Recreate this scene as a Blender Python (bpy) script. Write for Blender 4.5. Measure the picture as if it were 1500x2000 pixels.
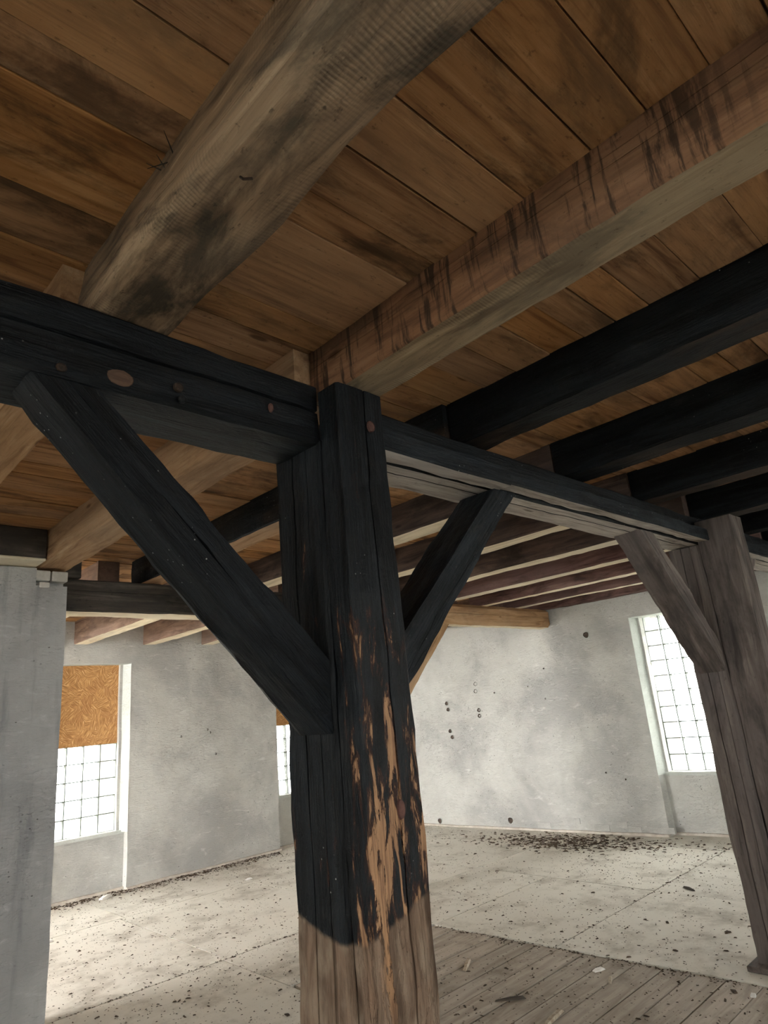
import bpy, math, random
from mathutils import Vector, Matrix, noise
random.seed(7)
for o in list(bpy.data.objects): bpy.data.objects.remove(o)
S = 0.8            # survey units to metres (glass blocks come out 19 cm)
sc = bpy.context.scene; COL = sc.collection

# ------------------------------------------------------------------ camera
def cam_setup():
    yaw, pitch, roll = math.radians(45.16), math.radians(16.785), math.radians(-5.215)
    f = Vector((math.cos(pitch)*math.cos(yaw), math.cos(pitch)*math.sin(yaw), math.sin(pitch)))
    r0 = Vector((math.sin(yaw), -math.cos(yaw), 0)); u0 = r0.cross(f)
    r = math.cos(roll)*r0 + math.sin(roll)*u0; u = -math.sin(roll)*r0 + math.cos(roll)*u0
    cd = bpy.data.cameras.new('camera'); c = bpy.data.objects.new('camera', cd); COL.objects.link(c)
    M = Matrix((r, u, -f)).transposed().to_4x4(); M.translation = Vector((0, 0, 2.15))*S
    c.matrix_world = M
    cd.sensor_fit = 'HORIZONTAL'; cd.sensor_width = 36; cd.lens = 1278.67/1500*36; cd.clip_start = .02
    sc.camera = c
cam_setup()
# ------------------------------------------------------------------ world, exposure
sc.view_settings.view_transform = 'Standard'; sc.view_settings.look = 'None'
sc.view_settings.gamma = 1; sc.view_settings.use_curve_mapping = False
sc.view_settings.exposure = 1.6
SKY = 14.0
w = bpy.data.worlds.new('overcast_sky'); sc.world = w; w.use_nodes = True
bg = w.node_tree.nodes['Background']; bg.inputs[0].default_value = (1.0, 0.98, 0.95, 1); bg.inputs[1].default_value = SKY
sc.cycles.max_bounces = 12; sc.cycles.diffuse_bounces = 6; sc.cycles.transparent_max_bounces = 16
sc.cycles.transmission_bounces = 4; sc.cycles.glossy_bounces = 3
sc.cycles.sample_clamp_indirect = 8; sc.cycles.caustics_reflective = False; sc.cycles.caustics_refractive = False
sc.cycles.use_denoising = True

def portal(c, n, sx, sz):
    """daylight portal lying in a window opening; c centre, n direction into the room"""
    ld = bpy.data.lights.new('window_daylight', 'AREA'); ld.shape = 'RECTANGLE'; ld.size = sx*S; ld.size_y = sz*S
    ld.cycles.is_portal = True
    o = bpy.data.objects.new('window_daylight', ld); COL.objects.link(o)
    o.location = Vector(c)*S; o.rotation_euler = Vector(n).to_track_quat('-Z', 'Z').to_euler()

# ------------------------------------------------------------------ material helpers
class G:
    def __init__(s, name):
        s.m = bpy.data.materials.new(name); s.m.use_nodes = True; s.t = s.m.node_tree; s.N = s.t.nodes; s.L = s.t.links
        s.b = s.N['Principled BSDF']; s.out = s.N['Material Output']
        s.tc = s.N.new('ShaderNodeTexCoord').outputs['Object']; s.oi = s.N.new('ShaderNodeObjectInfo').outputs['Random']
    def put(s, sock, v):
        if hasattr(v, 'is_linked') or isinstance(v, bpy.types.NodeSocket): s.L.new(v, sock)
        elif isinstance(v, (tuple, list)) and len(v) == 3 and sock.type == 'RGBA': sock.default_value = (*v, 1)
        else: sock.default_value = v
    def map(s, vec, scale, off=None):
        n = s.N.new('ShaderNodeMapping'); s.L.new(vec, n.inputs[0]); n.inputs['Scale'].default_value = scale
        if off is not None: s.put(n.inputs['Location'], off)
        return n.outputs[0]
    def shift(s, vec, k=37.0):
        n = s.N.new('ShaderNodeVectorMath'); n.operation = 'ADD'; s.L.new(vec, n.inputs[0])
        c = s.N.new('ShaderNodeCombineXYZ'); m = s.math('MULTIPLY', s.oi, k); 
        for i in range(3): s.L.new(m, c.inputs[i])
        s.L.new(c.outputs[0], n.inputs[1]); return n.outputs[0]
    def noise(s, vec, scale=1., detail=4., rough=.55, dist=0.):
        n = s.N.new('ShaderNodeTexNoise'); s.L.new(vec, n.inputs['Vector']); n.inputs['Scale'].default_value = scale
        n.inputs['Detail'].default_value = detail; n.inputs['Roughness'].default_value = rough; n.inputs['Distortion'].default_value = dist
        return n.outputs[0]
    def vor(s, vec, scale=1., feat='F1', rnd=1.):
        n = s.N.new('ShaderNodeTexVoronoi'); s.L.new(vec, n.inputs['Vector']); n.inputs['Scale'].default_value = scale
        n.feature = feat; n.inputs['Randomness'].default_value = rnd
        return n.outputs[0]
    def math(s, op, a, b=0., c=0., clamp=False):
        n = s.N.new('ShaderNodeMath'); n.operation = op; n.use_clamp = clamp
        s.put(n.inputs[0], a); s.put(n.inputs[1], b); s.put(n.inputs[2], c); return n.outputs[0]
    def ss(s, v, a, b, lo=0., hi=1.):
        n = s.N.new('ShaderNodeMapRange'); n.interpolation_type = 'SMOOTHSTEP'; s.put(n.inputs[0], v)
        if a > b: a, b, lo, hi = b, a, hi, lo
        n.inputs[1].default_value = a; n.inputs[2].default_value = b; n.inputs[3].default_value = lo; n.inputs[4].default_value = hi
        return n.outputs[0]
    def mix(s, f, a, b, mode='MIX'):
        n = s.N.new('ShaderNodeMix'); n.data_type = 'RGBA'; n.blend_type = mode
        s.put(n.inputs[0], f); s.put(n.inputs[6], a); s.put(n.inputs[7], b); return n.outputs[2]
    def sep(s, v):
        n = s.N.new('ShaderNodeSeparateXYZ'); s.L.new(v, n.inputs[0]); return n.outputs
    def bump(s, h, st=.3, d=.01, prev=None):
        n = s.N.new('ShaderNodeBump'); n.inputs['Strength'].default_value = st; n.inputs['Distance'].default_value = d
        s.L.new(h, n.inputs['Height'])
        if prev: s.L.new(prev, n.inputs['Normal'])
        return n.outputs[0]
    def done(s, col, rough=.8, nrm=None, spec=.2):
        s.put(s.b.inputs['Base Color'], col); s.put(s.b.inputs['Roughness'], rough)
        s.b.inputs['Specular IOR Level'].default_value = spec
        if nrm: s.L.new(nrm, s.b.inputs['Normal'])
        return s.m

def grain(g, v, fine=1.):
    a = g.noise(g.map(v, (1.1, 11, 11)), 1.6, 6, .6, .8)
    b = g.noise(g.map(v, (2.5, 70, 70)), fine*1.5, 4, .6, .3)
    return a, b

def wood(name, dark, base, light, stain=(.03,.022,.015), stamt=.5, saw=0., tint=.3, knots=True, rough=.85, bump=.35, line=.5, drip=0.):
    g = G(name); v = g.shift(g.tc); a, b = grain(g, v)
    c = g.mix(g.ss(a, .3, .52), dark, base); c = g.mix(g.ss(a, .5, .72), c, light)
    c = g.mix(g.ss(b, .5, .72, 0, line), c, dark)
    st = g.noise(g.map(v, (1.2, 3.2, 3.2)), 1.4, 8, .68, .5)
    c = g.mix(g.ss(st, .47, .66, 0, stamt), c, stain)
    # broad patches of warm and grey wood
    pt = g.noise(g.map(v, (.7, 1.6, 1.6)), 1.1, 3, .5, .4)
    c = g.mix(g.ss(pt, .4, .7, 0, .45), c, (light[0]*.8, light[1]*.85, light[2]*.95))
    sp = g.noise(g.map(v, (14, 26, 26)), 2.2, 3, .7)
    c = g.mix(g.ss(sp, .60, .74, 0, .55*stamt+.1), c, stain)
    h = g.math('ADD', g.math('MULTIPLY', a, .6), g.math('MULTIPLY', b, .5))
    if knots:
        k = g.vor(g.map(v, (1.4, 4.2, 4.2)), 1.25)
        c = g.mix(g.ss(k, .10, .045, 0, .8), c, (dark[0]*.5, dark[1]*.45, dark[2]*.4))
    if saw:
        x = g.sep(v)[0]; wv = g.math('SINE', g.math('ADD', g.math('MULTIPLY', x, 560.), g.math('MULTIPLY', g.noise(v, 3.5, 3), 26.)))
        ms = g.ss(g.noise(g.map(v, (1, 3, 3)), 2.2, 3), .42, .62)
        c = g.mix(g.math('MULTIPLY', g.math('MULTIPLY', g.ss(wv, -.2, .9), ms), saw), c, stain)
        h = g.math('ADD', h, g.math('MULTIPLY', g.math('MULTIPLY', wv, ms), -.12))
    if drip:
        dr = g.noise(g.map(v, (19, 1.8, 1.8)), 1.5, 5, .65, .4); gate = g.ss(g.noise(g.map(v, (1.3, 1, 1)), 1.4, 3), .34, .52)
        c = g.mix(g.math('MULTIPLY', g.math('MULTIPLY', g.ss(dr, .50, .62), gate), drip), c, stain)
    n = g.N.new('ShaderNodeHueSaturation'); g.L.new(c, n.inputs['Color'])
    g.put(n.inputs['Value'], g.math('ADD', g.math('MULTIPLY', g.oi, tint), 1-tint*.5))
    g.put(n.inputs['Saturation'], g.math('ADD', g.math('MULTIPLY', g.math('FRACT', g.math('MULTIPLY', g.oi, 7.3)), tint*.6), 1-tint*.3))
    return g.done(n.outputs[0], rough, g.bump(h, bump, .012), .15)

def charred(name, peel=False, k=1., show=.0):
    g = G(name); v = g.shift(g.tc) if not peel else g.tc; a, b = grain(g, v)
    c = g.mix(g.ss(a, .35, .65), (.0016*k, .0021*k, .0028*k), (.0095*k, .0120*k, .0150*k))
    c = g.mix(g.ss(b, .55, .75, 0, .5), c, (.002*k, .002*k, .0024*k))
    dust = g.noise(g.map(v, (2, 7, 7)), 2., 8, .75)
    c = g.mix(g.ss(dust, .56, .76, 0, .5), c, (.036*k, .040*k, .042*k))
    spk = g.noise(g.map(v, (9, 16, 16)), 7., 4, .7); c = g.mix(g.ss(spk, .62, .74, 0, .5), c, (.055*k, .055*k, .05*k)); c = g.mix(g.ss(spk, .40, .30, 0, .7), c, (.001, .001, .0012))
    if show:
        q = g.noise(g.map(v, (.8, 2.5, 2.5)), 1.5, 5, .6)
        c = g.mix(g.ss(q, .44, .66, 0, show), c, (.07, .045, .03))
    sp = g.vor(v, 34.)
    spm = g.math('MULTIPLY', g.ss(sp, .10, .06), g.ss(g.noise(v, 2.6, 2), .56, .64))
    c = g.mix(spm, c, (.42, .42, .40))
    lump = g.noise(g.map(v, (5, 9, 9)), 2.4, 6, .7, .8)
    c = g.mix(g.ss(lump, .5, .72, 0, .5), c, (.014*k, .013*k, .012*k))
    h = g.math('ADD', g.math('ADD', g.math('MULTIPLY', a, .5), g.math('MULTIPLY', b, .5)), g.math('MULTIPLY', lump, .6)); rough = .6
    if peel:
        # object space: x = height up the post, y = along the room's X, z = along the room's Y  (metres)
        X, U, V = g.sep(g.tc)
        up, dn = (.30, .17, .085), (.10, .055, .035)
        px = g.math('MULTIPLY', X, 1/S); pu = g.math('MULTIPLY', U, 1/S); pv = g.math('MULTIPLY', V, 1/S)
        ln = g.noise(g.map(v, (3.4, 19, 19)), 1.25, 9, .70, .55)
        side = g.ss(pv, .16, .04)                         # near the front corner and over the front face
        w1 = g.math('MULTIPLY', g.ss(px, 2.66, 2.2), side)
        w1 = g.math('ADD', g.math('MULTIPLY', w1, .112), g.math('MULTIPLY', g.ss(px, 2.05, 1.6), g.math('MULTIPLY', side, .05)))
        ctr = g.ss(g.math('ABSOLUTE', g.math('SUBTRACT', pu, .045)), .05, .0)
        w1 = g.math('ADD', w1, g.math('MULTIPLY', g.math('MULTIPLY', ctr, g.ss(px, 2.2, 1.8)), .035))
        m = g.math('ADD', ln, w1)
        red = g.ss(m, .615, .65); bare = g.ss(m, .665, .685)
        c = g.mix(red, c, (.035, .016, .012)); 
        tone = g.mix(g.ss(b, .4, .65), (.36, .205, .11), (.20, .105, .06))
        c = g.mix(bare, c, tone)
        # bare wood below the edge of the charring
        ed = g.math('ADD', 1.372, g.math('MULTIPLY', g.math('POWER', g.math('MULTIPLY', g.math('SUBTRACT', pv, .2), 1.), 2.), .95))
        ed = g.math('ADD', ed, g.math('MULTIPLY', pu, .34)); ed = g.math('ADD', ed, g.math('MULTIPLY', g.math('SUBTRACT', g.noise(v, 16, 5), .5), .05))
        wd = g.mix(g.ss(a, .35, .6), (.075, .048, .033), (.20, .135, .095)); wd = g.mix(g.ss(b, .5, .72, 0, .6), wd, (.05, .032, .022))
        pale_wd = g.mix(g.ss(g.noise(g.map(v, (2, 5, 5)), 2., 4), .45, .7), wd, (.25, .19, .14))  # paler patches in the bare wood, placed by noise
        low = g.ss(g.math('SUBTRACT', px, ed), .012, -.012)
        keep = g.math('MULTIPLY', g.math('MULTIPLY', bare, g.ss(px, 1.05, 1.3)), ctr)
        c = g.mix(g.math('MULTIPLY', low, g.math('SUBTRACT', 1., keep)), c, pale_wd)
        rough = g.mix(low, (.5,.5,.5), (.85,.85,.85))
        h = g.math('SUBTRACT', h, g.math('MULTIPLY', bare, .5))
    return g.done(c, rough, g.bump(h, .8, .016), .16)

def plaster(name, c1=(.56,.56,.53), c2=(.40,.40,.385), c3=(.68,.68,.65), dings=1., drip=0.):
    g = G(name); v = g.tc
    a = g.noise(v, 1.1, 8, .62, .3); b = g.noise(g.map(v, (3, 3, 9)), 1.6, 7, .65, 1.2)
    c = g.mix(g.ss(a, .35, .62), c2, c1); c = g.mix(g.ss(b, .55, .75, 0, .7), c, c3)
    c = g.mix(g.ss(g.noise(g.map(v, (6, 6, 19)), 2., 7, .72, 1.6), .56, .74, 0, .7), c, (c2[0]*.6, c2[1]*.6, c2[2]*.6))
    if drip:
        d = g.noise(g.map(v, (9, 9, 1.2)), 1.2, 5, .6); c = g.mix(g.ss(d, .52, .75, 0, drip), c, (c2[0]*.45, c2[1]*.47, c2[2]*.5))
    sp = g.vor(g.map(v, (9, 9, 14)), 1.5); gate = g.ss(g.noise(v, 2.1, 3), .5, .62)
    sm = g.math('MULTIPLY', g.math('MULTIPLY', g.ss(sp, .10, .05), gate), dings)
    c = g.mix(sm, c, (.10, .09, .08))
    tr = g.noise(g.map(v, (4, 4, 12)), 2.6, 8, .7, 1.6); lg = g.noise(v, 3., 4, .6)
    fl = g.noise(g.map(v, (1.5, 1.5, 3)), 5.2, 3, .5, 2.2)
    cr = g.ss(g.math('ABSOLUTE', g.math('SUBTRACT', fl, .5)), .006, .0)
    cm = g.math('MULTIPLY', cr, g.ss(g.noise(v, 1.7, 2), .52, .6))
    c = g.mix(g.math('MULTIPLY', cm, .55), c, (.16, .15, .14))
    h = g.math('ADD', g.math('MULTIPLY', tr, .5), g.math('MULTIPLY', lg, .9)); h = g.math('SUBTRACT', h, g.math('MULTIPLY', sm, .5))
    h = g.math('SUBTRACT', h, g.math('MULTIPLY', cm, .3))
    return g.done(c, .9, g.bump(h, .85, .028), .15)

def floor_mat(name, base, dark, dirt, dens=.5, gr=1.):
    g = G(name); v = g.tc; vs = g.shift(g.tc); a, b = grain(g, vs)
    c = g.mix(g.ss(a, .3, .65, 1-gr, 1), dark, base); c = g.mix(g.ss(b, .5, .75, 0, .3*gr), c, dark)
    d = g.noise(vs, 2.3, 8, .7); c = g.mix(g.ss(d, .46, .72, 0, dens), c, dirt)
    s1 = g.ss(g.vor(vs, 42.), .20, .10); gt = g.ss(g.noise(vs, 2.4, 4), .44, .64)
    c = g.mix(g.math('MULTIPLY', s1, g.math('MULTIPLY', gt, .75)), c, (dirt[0]*.4, dirt[1]*.4, dirt[2]*.4))
    s2 = g.ss(g.vor(vs, 15.), .13, .07); c = g.mix(g.math('MULTIPLY', s2, .6), c, (dirt[0]*.3, dirt[1]*.3, dirt[2]*.3))
    h = g.math('ADD', g.math('MULTIPLY', a, .4*gr), g.math('MULTIPLY', d, .5))
    t = g.N.new('ShaderNodeHueSaturation'); g.L.new(c, t.inputs['Color']); g.put(t.inputs['Value'], g.math('ADD', g.math('MULTIPLY', g.oi, .14), .93))
    return g.done(t.outputs[0], .85, g.bump(h, .3, .01), .2)

def flat(name, c1, c2, sc_=6., rough=.85):
    g = G(name); a = g.noise(g.shift(g.tc), sc_, 5, .6); return g.done(g.mix(g.ss(a, .35, .65), c1, c2), rough, g.bump(a, .4, .008))

def osb_mat():
    g = G('oriented_strand_board'); v = g.tc
    n = g.noise(v, 7., 2, .5); rot = g.N.new('ShaderNodeVectorRotate'); rot.rotation_type = 'Y_AXIS'; g.L.new(v, rot.inputs[0])
    cell = g.N.new('ShaderNodeTexVoronoi'); g.L.new(v, cell.inputs['Vector']); cell.inputs['Scale'].default_value = 10.
    g.L.new(g.math('MULTIPLY', g.sep(cell.outputs['Color'])[0], 6.28), rot.inputs['Angle'])
    a = g.noise(g.map(rot.outputs[0], (5, 5, 55)), 2.0, 2, .5)
    c = g.mix(g.ss(a, .42, .56), (.40, .20, .075), (.62, .34, .14)); c = g.mix(g.ss(a, .60, .68), c, (.82, .56, .30))
    c = g.mix(g.ss(g.sep(cell.outputs['Color'])[1], .75, .8, 0, .25), c, (.34, .14, .05))
    return g.done(c, .7, g.bump(a, .3, .006), .25)

def glass_mat():
    g = G('cast_glass'); g.N.remove(g.b); v = g.tc
    X, Y, Z = g.sep(v)
    tr = g.N.new('ShaderNodeBsdfTransparent'); gl = g.N.new('ShaderNodeBsdfGlossy'); tl = g.N.new('ShaderNodeBsdfTranslucent'); df = g.N.new('ShaderNodeBsdfDiffuse')
    gl.inputs['Roughness'].default_value = .15
    w1 = g.math('SINE', g.math('MULTIPLY', X, 420.)); w2 = g.math('SINE', g.math('MULTIPLY', Z, 420.))
    h = g.math('ADD', g.math('ABSOLUTE', w1), g.math('ABSOLUTE', w2)); nb = g.bump(h, .6, .004)
    for n_ in (gl, tl, df): g.L.new(nb, n_.inputs['Normal'])
    g.put(tr.inputs[0], g.mix(g.ss(h, .5, 1.6), (.80, .82, .81), (.98, .99, .98))); g.put(tl.inputs[0], (.88, .90, .88)); g.put(df.inputs[0], (.45, .52, .48))
    m1 = g.N.new('ShaderNodeMixShader'); m1.inputs[0].default_value = .16; g.L.new(tr.outputs[0], m1.inputs[1]); g.L.new(tl.outputs[0], m1.inputs[2])
    m2 = g.N.new('ShaderNodeMixShader'); m2.inputs[0].default_value = .07; g.L.new(m1.outputs[0], m2.inputs[1]); g.L.new(gl.outputs[0], m2.inputs[2])
    m3 = g.N.new('ShaderNodeMixShader'); m3.inputs[0].default_value = .05; g.L.new(m2.outputs[0], m3.inputs[1]); g.L.new(df.outputs[0], m3.inputs[2])
    g.L.new(m3.outputs[0], g.out.inputs[0]); return g.m

M = dict(
 board=wood('ceiling_board_wood', (.17,.082,.036), (.40,.213,.095), (.53,.31,.155), stain=(.055,.034,.018), stamt=.75, tint=.26),
 joist_a=wood('grey_mottled_joist_wood', (.10,.068,.042), (.26,.175,.11), (.44,.32,.21), stain=(.020,.018,.013), stamt=.95, saw=.28, tint=.05, knots=False),
 joist_b=wood('red_brown_joist_wood', (.12,.058,.033), (.24,.125,.068), (.31,.175,.10), stain=(.035,.021,.015), stamt=.75, saw=.0, tint=.05, line=.6, drip=.85),
 joist_d=wood('pale_joist_underside_wood', (.16,.11,.065), (.30,.22,.135), (.40,.31,.20), stain=(.06,.042,.026), stamt=.85, saw=.25, tint=.05, knots=False),
 pine=wood('warm_pine_joist_wood', (.24,.135,.07), (.42,.26,.145), (.52,.36,.22), stain=(.13,.07,.04), stamt=.4, tint=.15),
 lit_cream=wood('cream_underside_wood_with_light', (.60,.51,.36), (.78,.68,.50), (.85,.76,.59), stain=(.25,.17,.09), stamt=.35, tint=.1, knots=False, line=.35),  # pale wood, with window light bounced off the floor put into its colour
 purple=wood('dark_red_brown_joist_wood', (.075,.043,.040), (.165,.098,.088), (.24,.155,.135), stain=(.03,.021,.019), stamt=.6, tint=.15),
 grey=wood('weathered_grey_beam_wood', (.17,.145,.125), (.40,.355,.315), (.56,.51,.455), stain=(.08,.07,.062), stamt=.5, tint=.1, line=.7),
 brown_post=wood('worn_grey_brown_post_wood', (.058,.047,.043), (.125,.104,.095), (.20,.168,.15), stain=(.022,.02,.021), stamt=.5, tint=.1),
 darkbeam=wood('smoked_brown_beam_wood', (.018,.015,.012), (.05,.04,.03), (.15,.13,.11), stain=(.01,.009,.008), stamt=.8, tint=.1),
 char=charred('charred_black_timber'), char_brown=charred('charred_timber_with_brown_patches', show=.7, k=1.1),
 char_grey=charred('grey_black_timber', k=2.1), peel=charred('charred_post_with_flaking_patches', peel=True),
 brown=wood('dark_brown_joist_wood', (.03,.022,.019), (.085,.058,.048), (.14,.10,.08), stain=(.015,.012,.01), stamt=.7, tint=.1),
 midbrown=wood('brown_joist_wood', (.10,.062,.045), (.21,.135,.10), (.30,.205,.155), stain=(.04,.028,.022), stamt=.6, tint=.15),
 knot=wood('bare_knot_wood', (.03,.018,.013), (.085,.05,.034), (.13,.08,.055), tint=0, knots=False),
 peg=flat('oak_peg_wood', (.07,.035,.03), (.12,.06,.05), 20),
 wall=plaster('whitewashed_plaster'), pier=plaster('grey_whitewashed_plaster', (.55,.555,.56), (.40,.405,.41), (.66,.665,.67), 1., .5),
 white=plaster('fresh_white_limewash', (.62,.65,.62), (.52,.55,.52), (.70,.73,.70), .3),
 brick_white=flat('whitewashed_brick', (.50,.49,.46), (.66,.65,.62), 12),
 exterior=flat('outer_brick_reveal', (.030,.016,.010), (.055,.032,.02), 10),
 ply=floor_mat('dusty_plywood', (.66,.635,.57), (.56,.535,.47), (.30,.27,.22), .8, .12),
 plank=floor_mat('dusty_floor_plank', (.47,.42,.36), (.33,.285,.235), (.17,.14,.11), .75),
 skirt=flat('dusty_cement', (.45,.40,.35), (.60,.56,.50), 9),
 osb=osb_mat(), glass=glass_mat(), mortar=flat('grey_green_mortar', (.10,.115,.10), (.16,.18,.16), 14),
 crumb=flat('dark_crumbs', (.035,.025,.018), (.10,.075,.055), 40), straw=flat('brown_straw', (.035,.024,.017), (.10,.07,.048), 30),
 chipwood=flat('split_wood_chip', (.32,.26,.19), (.48,.42,.34), 30), chip=flat('white_plaster_chip', (.70,.69,.66), (.82,.81,.78), 20),
 hole=flat('dark_hole_lining', (.045,.035,.028), (.11,.085,.07), 50), iron=flat('rusted_iron', (.02,.016,.013), (.05,.03,.02), 30), skyline=flat('outside_ground', (.25,.25,.22), (.3,.3,.26), 1),
)

# ------------------------------------------------------------------ geometry helpers
def tag(o, label=None, cat=None, group=None, kind=None):
    if label: o['label'] = label
    if cat: o['category'] = cat
    if group: o['group'] = group
    if kind: o['kind'] = kind
    return o
def empty(name, loc=(0,0,0), **k):
    o = bpy.data.objects.new(name, None); o.empty_display_size = .1; COL.objects.link(o); o.location = Vector(loc)*S
    return tag(o, **k)
def link(name, me, parent=None, mw=None):
    o = bpy.data.objects.new(name, me); COL.objects.link(o)
    mw = mw or Matrix.Identity(4)
    if parent is not None:
        o.parent = parent
        pm = Matrix.Translation(ploc(parent)); o.matrix_basis = pm.inverted() @ mw
    else: o.matrix_basis = mw
    return o
def ploc(p):
    v = Vector(p.matrix_basis.translation)
    q = p.parent
    while q is not None: v += q.matrix_basis.translation; q = q.parent
    return v
def mk(name, verts, faces, mats, parent=None, mw=None, fm=None, smooth=False, scale=True):
    me = bpy.data.meshes.new(name)
    me.from_pydata([tuple(Vector(v)*S) for v in verts] if scale else [tuple(v) for v in verts], [], faces)
    for m in (mats if isinstance(mats, (list, tuple)) else [mats]): me.materials.append(m)
    if fm: me.polygons.foreach_set('material_index', fm)
    if smooth: me.polygons.foreach_set('use_smooth', [True]*len(faces))
    me.update()
    if mw is not None: mw = mw.copy(); mw.translation = mw.translation*S
    return link(name, me, parent, mw)

def timber(name, O, axis, prof, length, mats, parent=None, seed=0, amp=.008, seg=None, low=.012, downslot=None, warp=None, bow=None, caps=True):
    """rough-hewn timber: prof (u,v) outline extruded along `axis` ('X','Y','Z') from O; local x is the grain.
       u,v map to: X -> (Y,Z), Y -> (X,Z), Z -> (X,Y)"""
    ax = {'X': (Vector((1,0,0)), Vector((0,1,0)), Vector((0,0,1))), 'Y': (Vector((0,1,0)), Vector((1,0,0)), Vector((0,0,1))),
          'Z': (Vector((0,0,1)), Vector((1,0,0)), Vector((0,1,0)))}[axis] if isinstance(axis, str) else axis
    seg = seg or max(6, int(length/.11)); n = len(prof)
    cu = sum(p[0] for p in prof)/n; cv = sum(p[1] for p in prof)/n
    vmin = min(p[1] for p in prof); vr = max(p[1] for p in prof)-vmin
    V = []; F = []; fm = []
    for i in range(seg+1):
        l = length*i/seg
        for (u, v) in prof:
            p = Vector((l*1.3, u*4+seed*7.1, v*4+seed*3.3)); q = Vector((l*7, u*11+seed*5.7, v*11+seed))
            k1 = noise.noise(p)*low; k2 = noise.noise(q)*amp
            du, dv = u-cu, v-cv; r = math.hypot(du, dv) or 1
            uu, vv = u+du/r*(k1+k2), v+dv/r*(k1+k2)
            uu += noise.noise(Vector((l*.7, seed*9.1, 1.5)))*low*.8
            if warp: uu, vv = warp(l, uu, vv)
            V.append((l, uu, vv))
    # handedness of (axis,u,v)
    flip = ax[0].cross(ax[1]).dot(ax[2]) < 0
    area = sum(prof[i][0]*prof[(i+1) % n][1]-prof[(i+1) % n][0]*prof[i][1] for i in range(n))
    rev = (area < 0)
    for i in range(seg):
        for j in range(n):
            a, b = i*n+j, i*n+(j+1) % n; f = (a, b, b+n, a+n)
            du = prof[(j+1) % n][0]-prof[j][0]; dv = prof[(j+1) % n][1]-prof[j][1]
            nu, nv = (dv, -du) if area > 0 else (-dv, du)
            F.append(tuple(reversed(f)) if rev != True else f); 
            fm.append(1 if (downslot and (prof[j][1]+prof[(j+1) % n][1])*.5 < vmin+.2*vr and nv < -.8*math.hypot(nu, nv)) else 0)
    F.append(tuple(range(n)) if not rev else tuple(reversed(range(n)))); e = seg*n
    F.append(tuple(reversed(range(e, e+n))) if not rev else tuple(range(e, e+n))); fm += [0, 0]
    F = [tuple(reversed(f)) for f in F]
    mw = Matrix((ax[0], ax[1], ax[2])).transposed().to_4x4()
    if flip:   # mirrored frame: use -u axis instead so the matrix stays a rotation
        V = [(l, -u, v) for (l, u, v) in V]; mw = Matrix((ax[0], -ax[1], ax[2])).transposed().to_4x4(); F = [tuple(reversed(f)) for f in F]
    mw.translation = Vector(O)
    return mk(name, V, F, mats, parent, mw, fm)

def rectp(u0, u1, v0, v1, c=.012, sub=2):
    """chamfered rectangle outline (counter-clockwise)"""
    P = []
    def seg(a, b):
        for k in range(sub): P.append((a[0]+(b[0]-a[0])*k/sub, a[1]+(b[1]-a[1])*k/sub))
    pts = [(u0+c, v0), (u1-c, v0), (u1, v0+c), (u1, v1-c), (u1-c, v1), (u0+c, v1), (u0, v1-c), (u0, v0+c)]
    for i in range(8):
        if i % 2 == 0: seg(pts[i], pts[i+1])
        else: P.append(pts[i])
    return P
def groove(P, at, depth=.02, w=.006):
    """cut a narrow drying crack into the profile edge nearest to `at`"""
    best = None
    for i in range(len(P)):
        a, b = Vector(P[i]), Vector(P[(i+1) % len(P)]); d = b-a; L = d.length
        if L < 1e-6: continue
        t = max(0, min(1, (Vector(at)-a).dot(d)/L/L)); q = a+d*t; e = (q-Vector(at)).length
        if best is None or e < best[0]: best = (e, i, q, d/L)
    _, i, q, d = best; nrm = Vector((-d.y, d.x))
    area = sum(P[k][0]*P[(k+1) % len(P)][1]-P[(k+1) % len(P)][0]*P[k][1] for k in range(len(P)))
    if area < 0: nrm = -nrm
    ins = [tuple(q-d*w), tuple(q+nrm*depth), tuple(q+d*w)]
    return P[:i+1]+ins+P[i+1:]

BOX = [(0,3,2,1), (4,5,6,7), (0,1,5,4), (1,2,6,5), (2,3,7,6), (3,0,4,7)]
def hexa(name, c, mat, parent=None, mw=None):
    return mk(name, c, BOX, mat, parent, mw)
def box(name, x0, x1, y0, y1, z0, z1, mat, parent=None, O=None, bev=0.):
    """box whose object origin sits at its low corner"""
    o = Vector((x0, y0, z0)); X, Y, Z = x1-x0, y1-y0, z1-z0
    if bev <= 0:
        V = [(0,0,0),(X,0,0),(X,Y,0),(0,Y,0),(0,0,Z),(X,0,Z),(X,Y,Z),(0,Y,Z)]; F = BOX
    else:
        V = []; F = []
        for z, b in ((0, bev), (bev, 0), (Z-bev, 0), (Z, bev)):
            V += [(b, b, z), (X-b, b, z), (X-b, Y-b, z), (b, Y-b, z)]
        F = [(3,2,1,0), (12,13,14,15)]
        for k in range(3):
            for j in range(4): a, b = k*4+j, k*4+(j+1) % 4; F.append((a, b, b+4, a+4))
    mw = Matrix.Translation(o)
    return mk(name, V, F, mat, parent, mw)
def rough(p, amp=.010):
    v = noise.noise_vector(Vector(p)*1.3)*amp + noise.noise_vector(Vector(p)*5.1)*amp*.35
    return v
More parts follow.
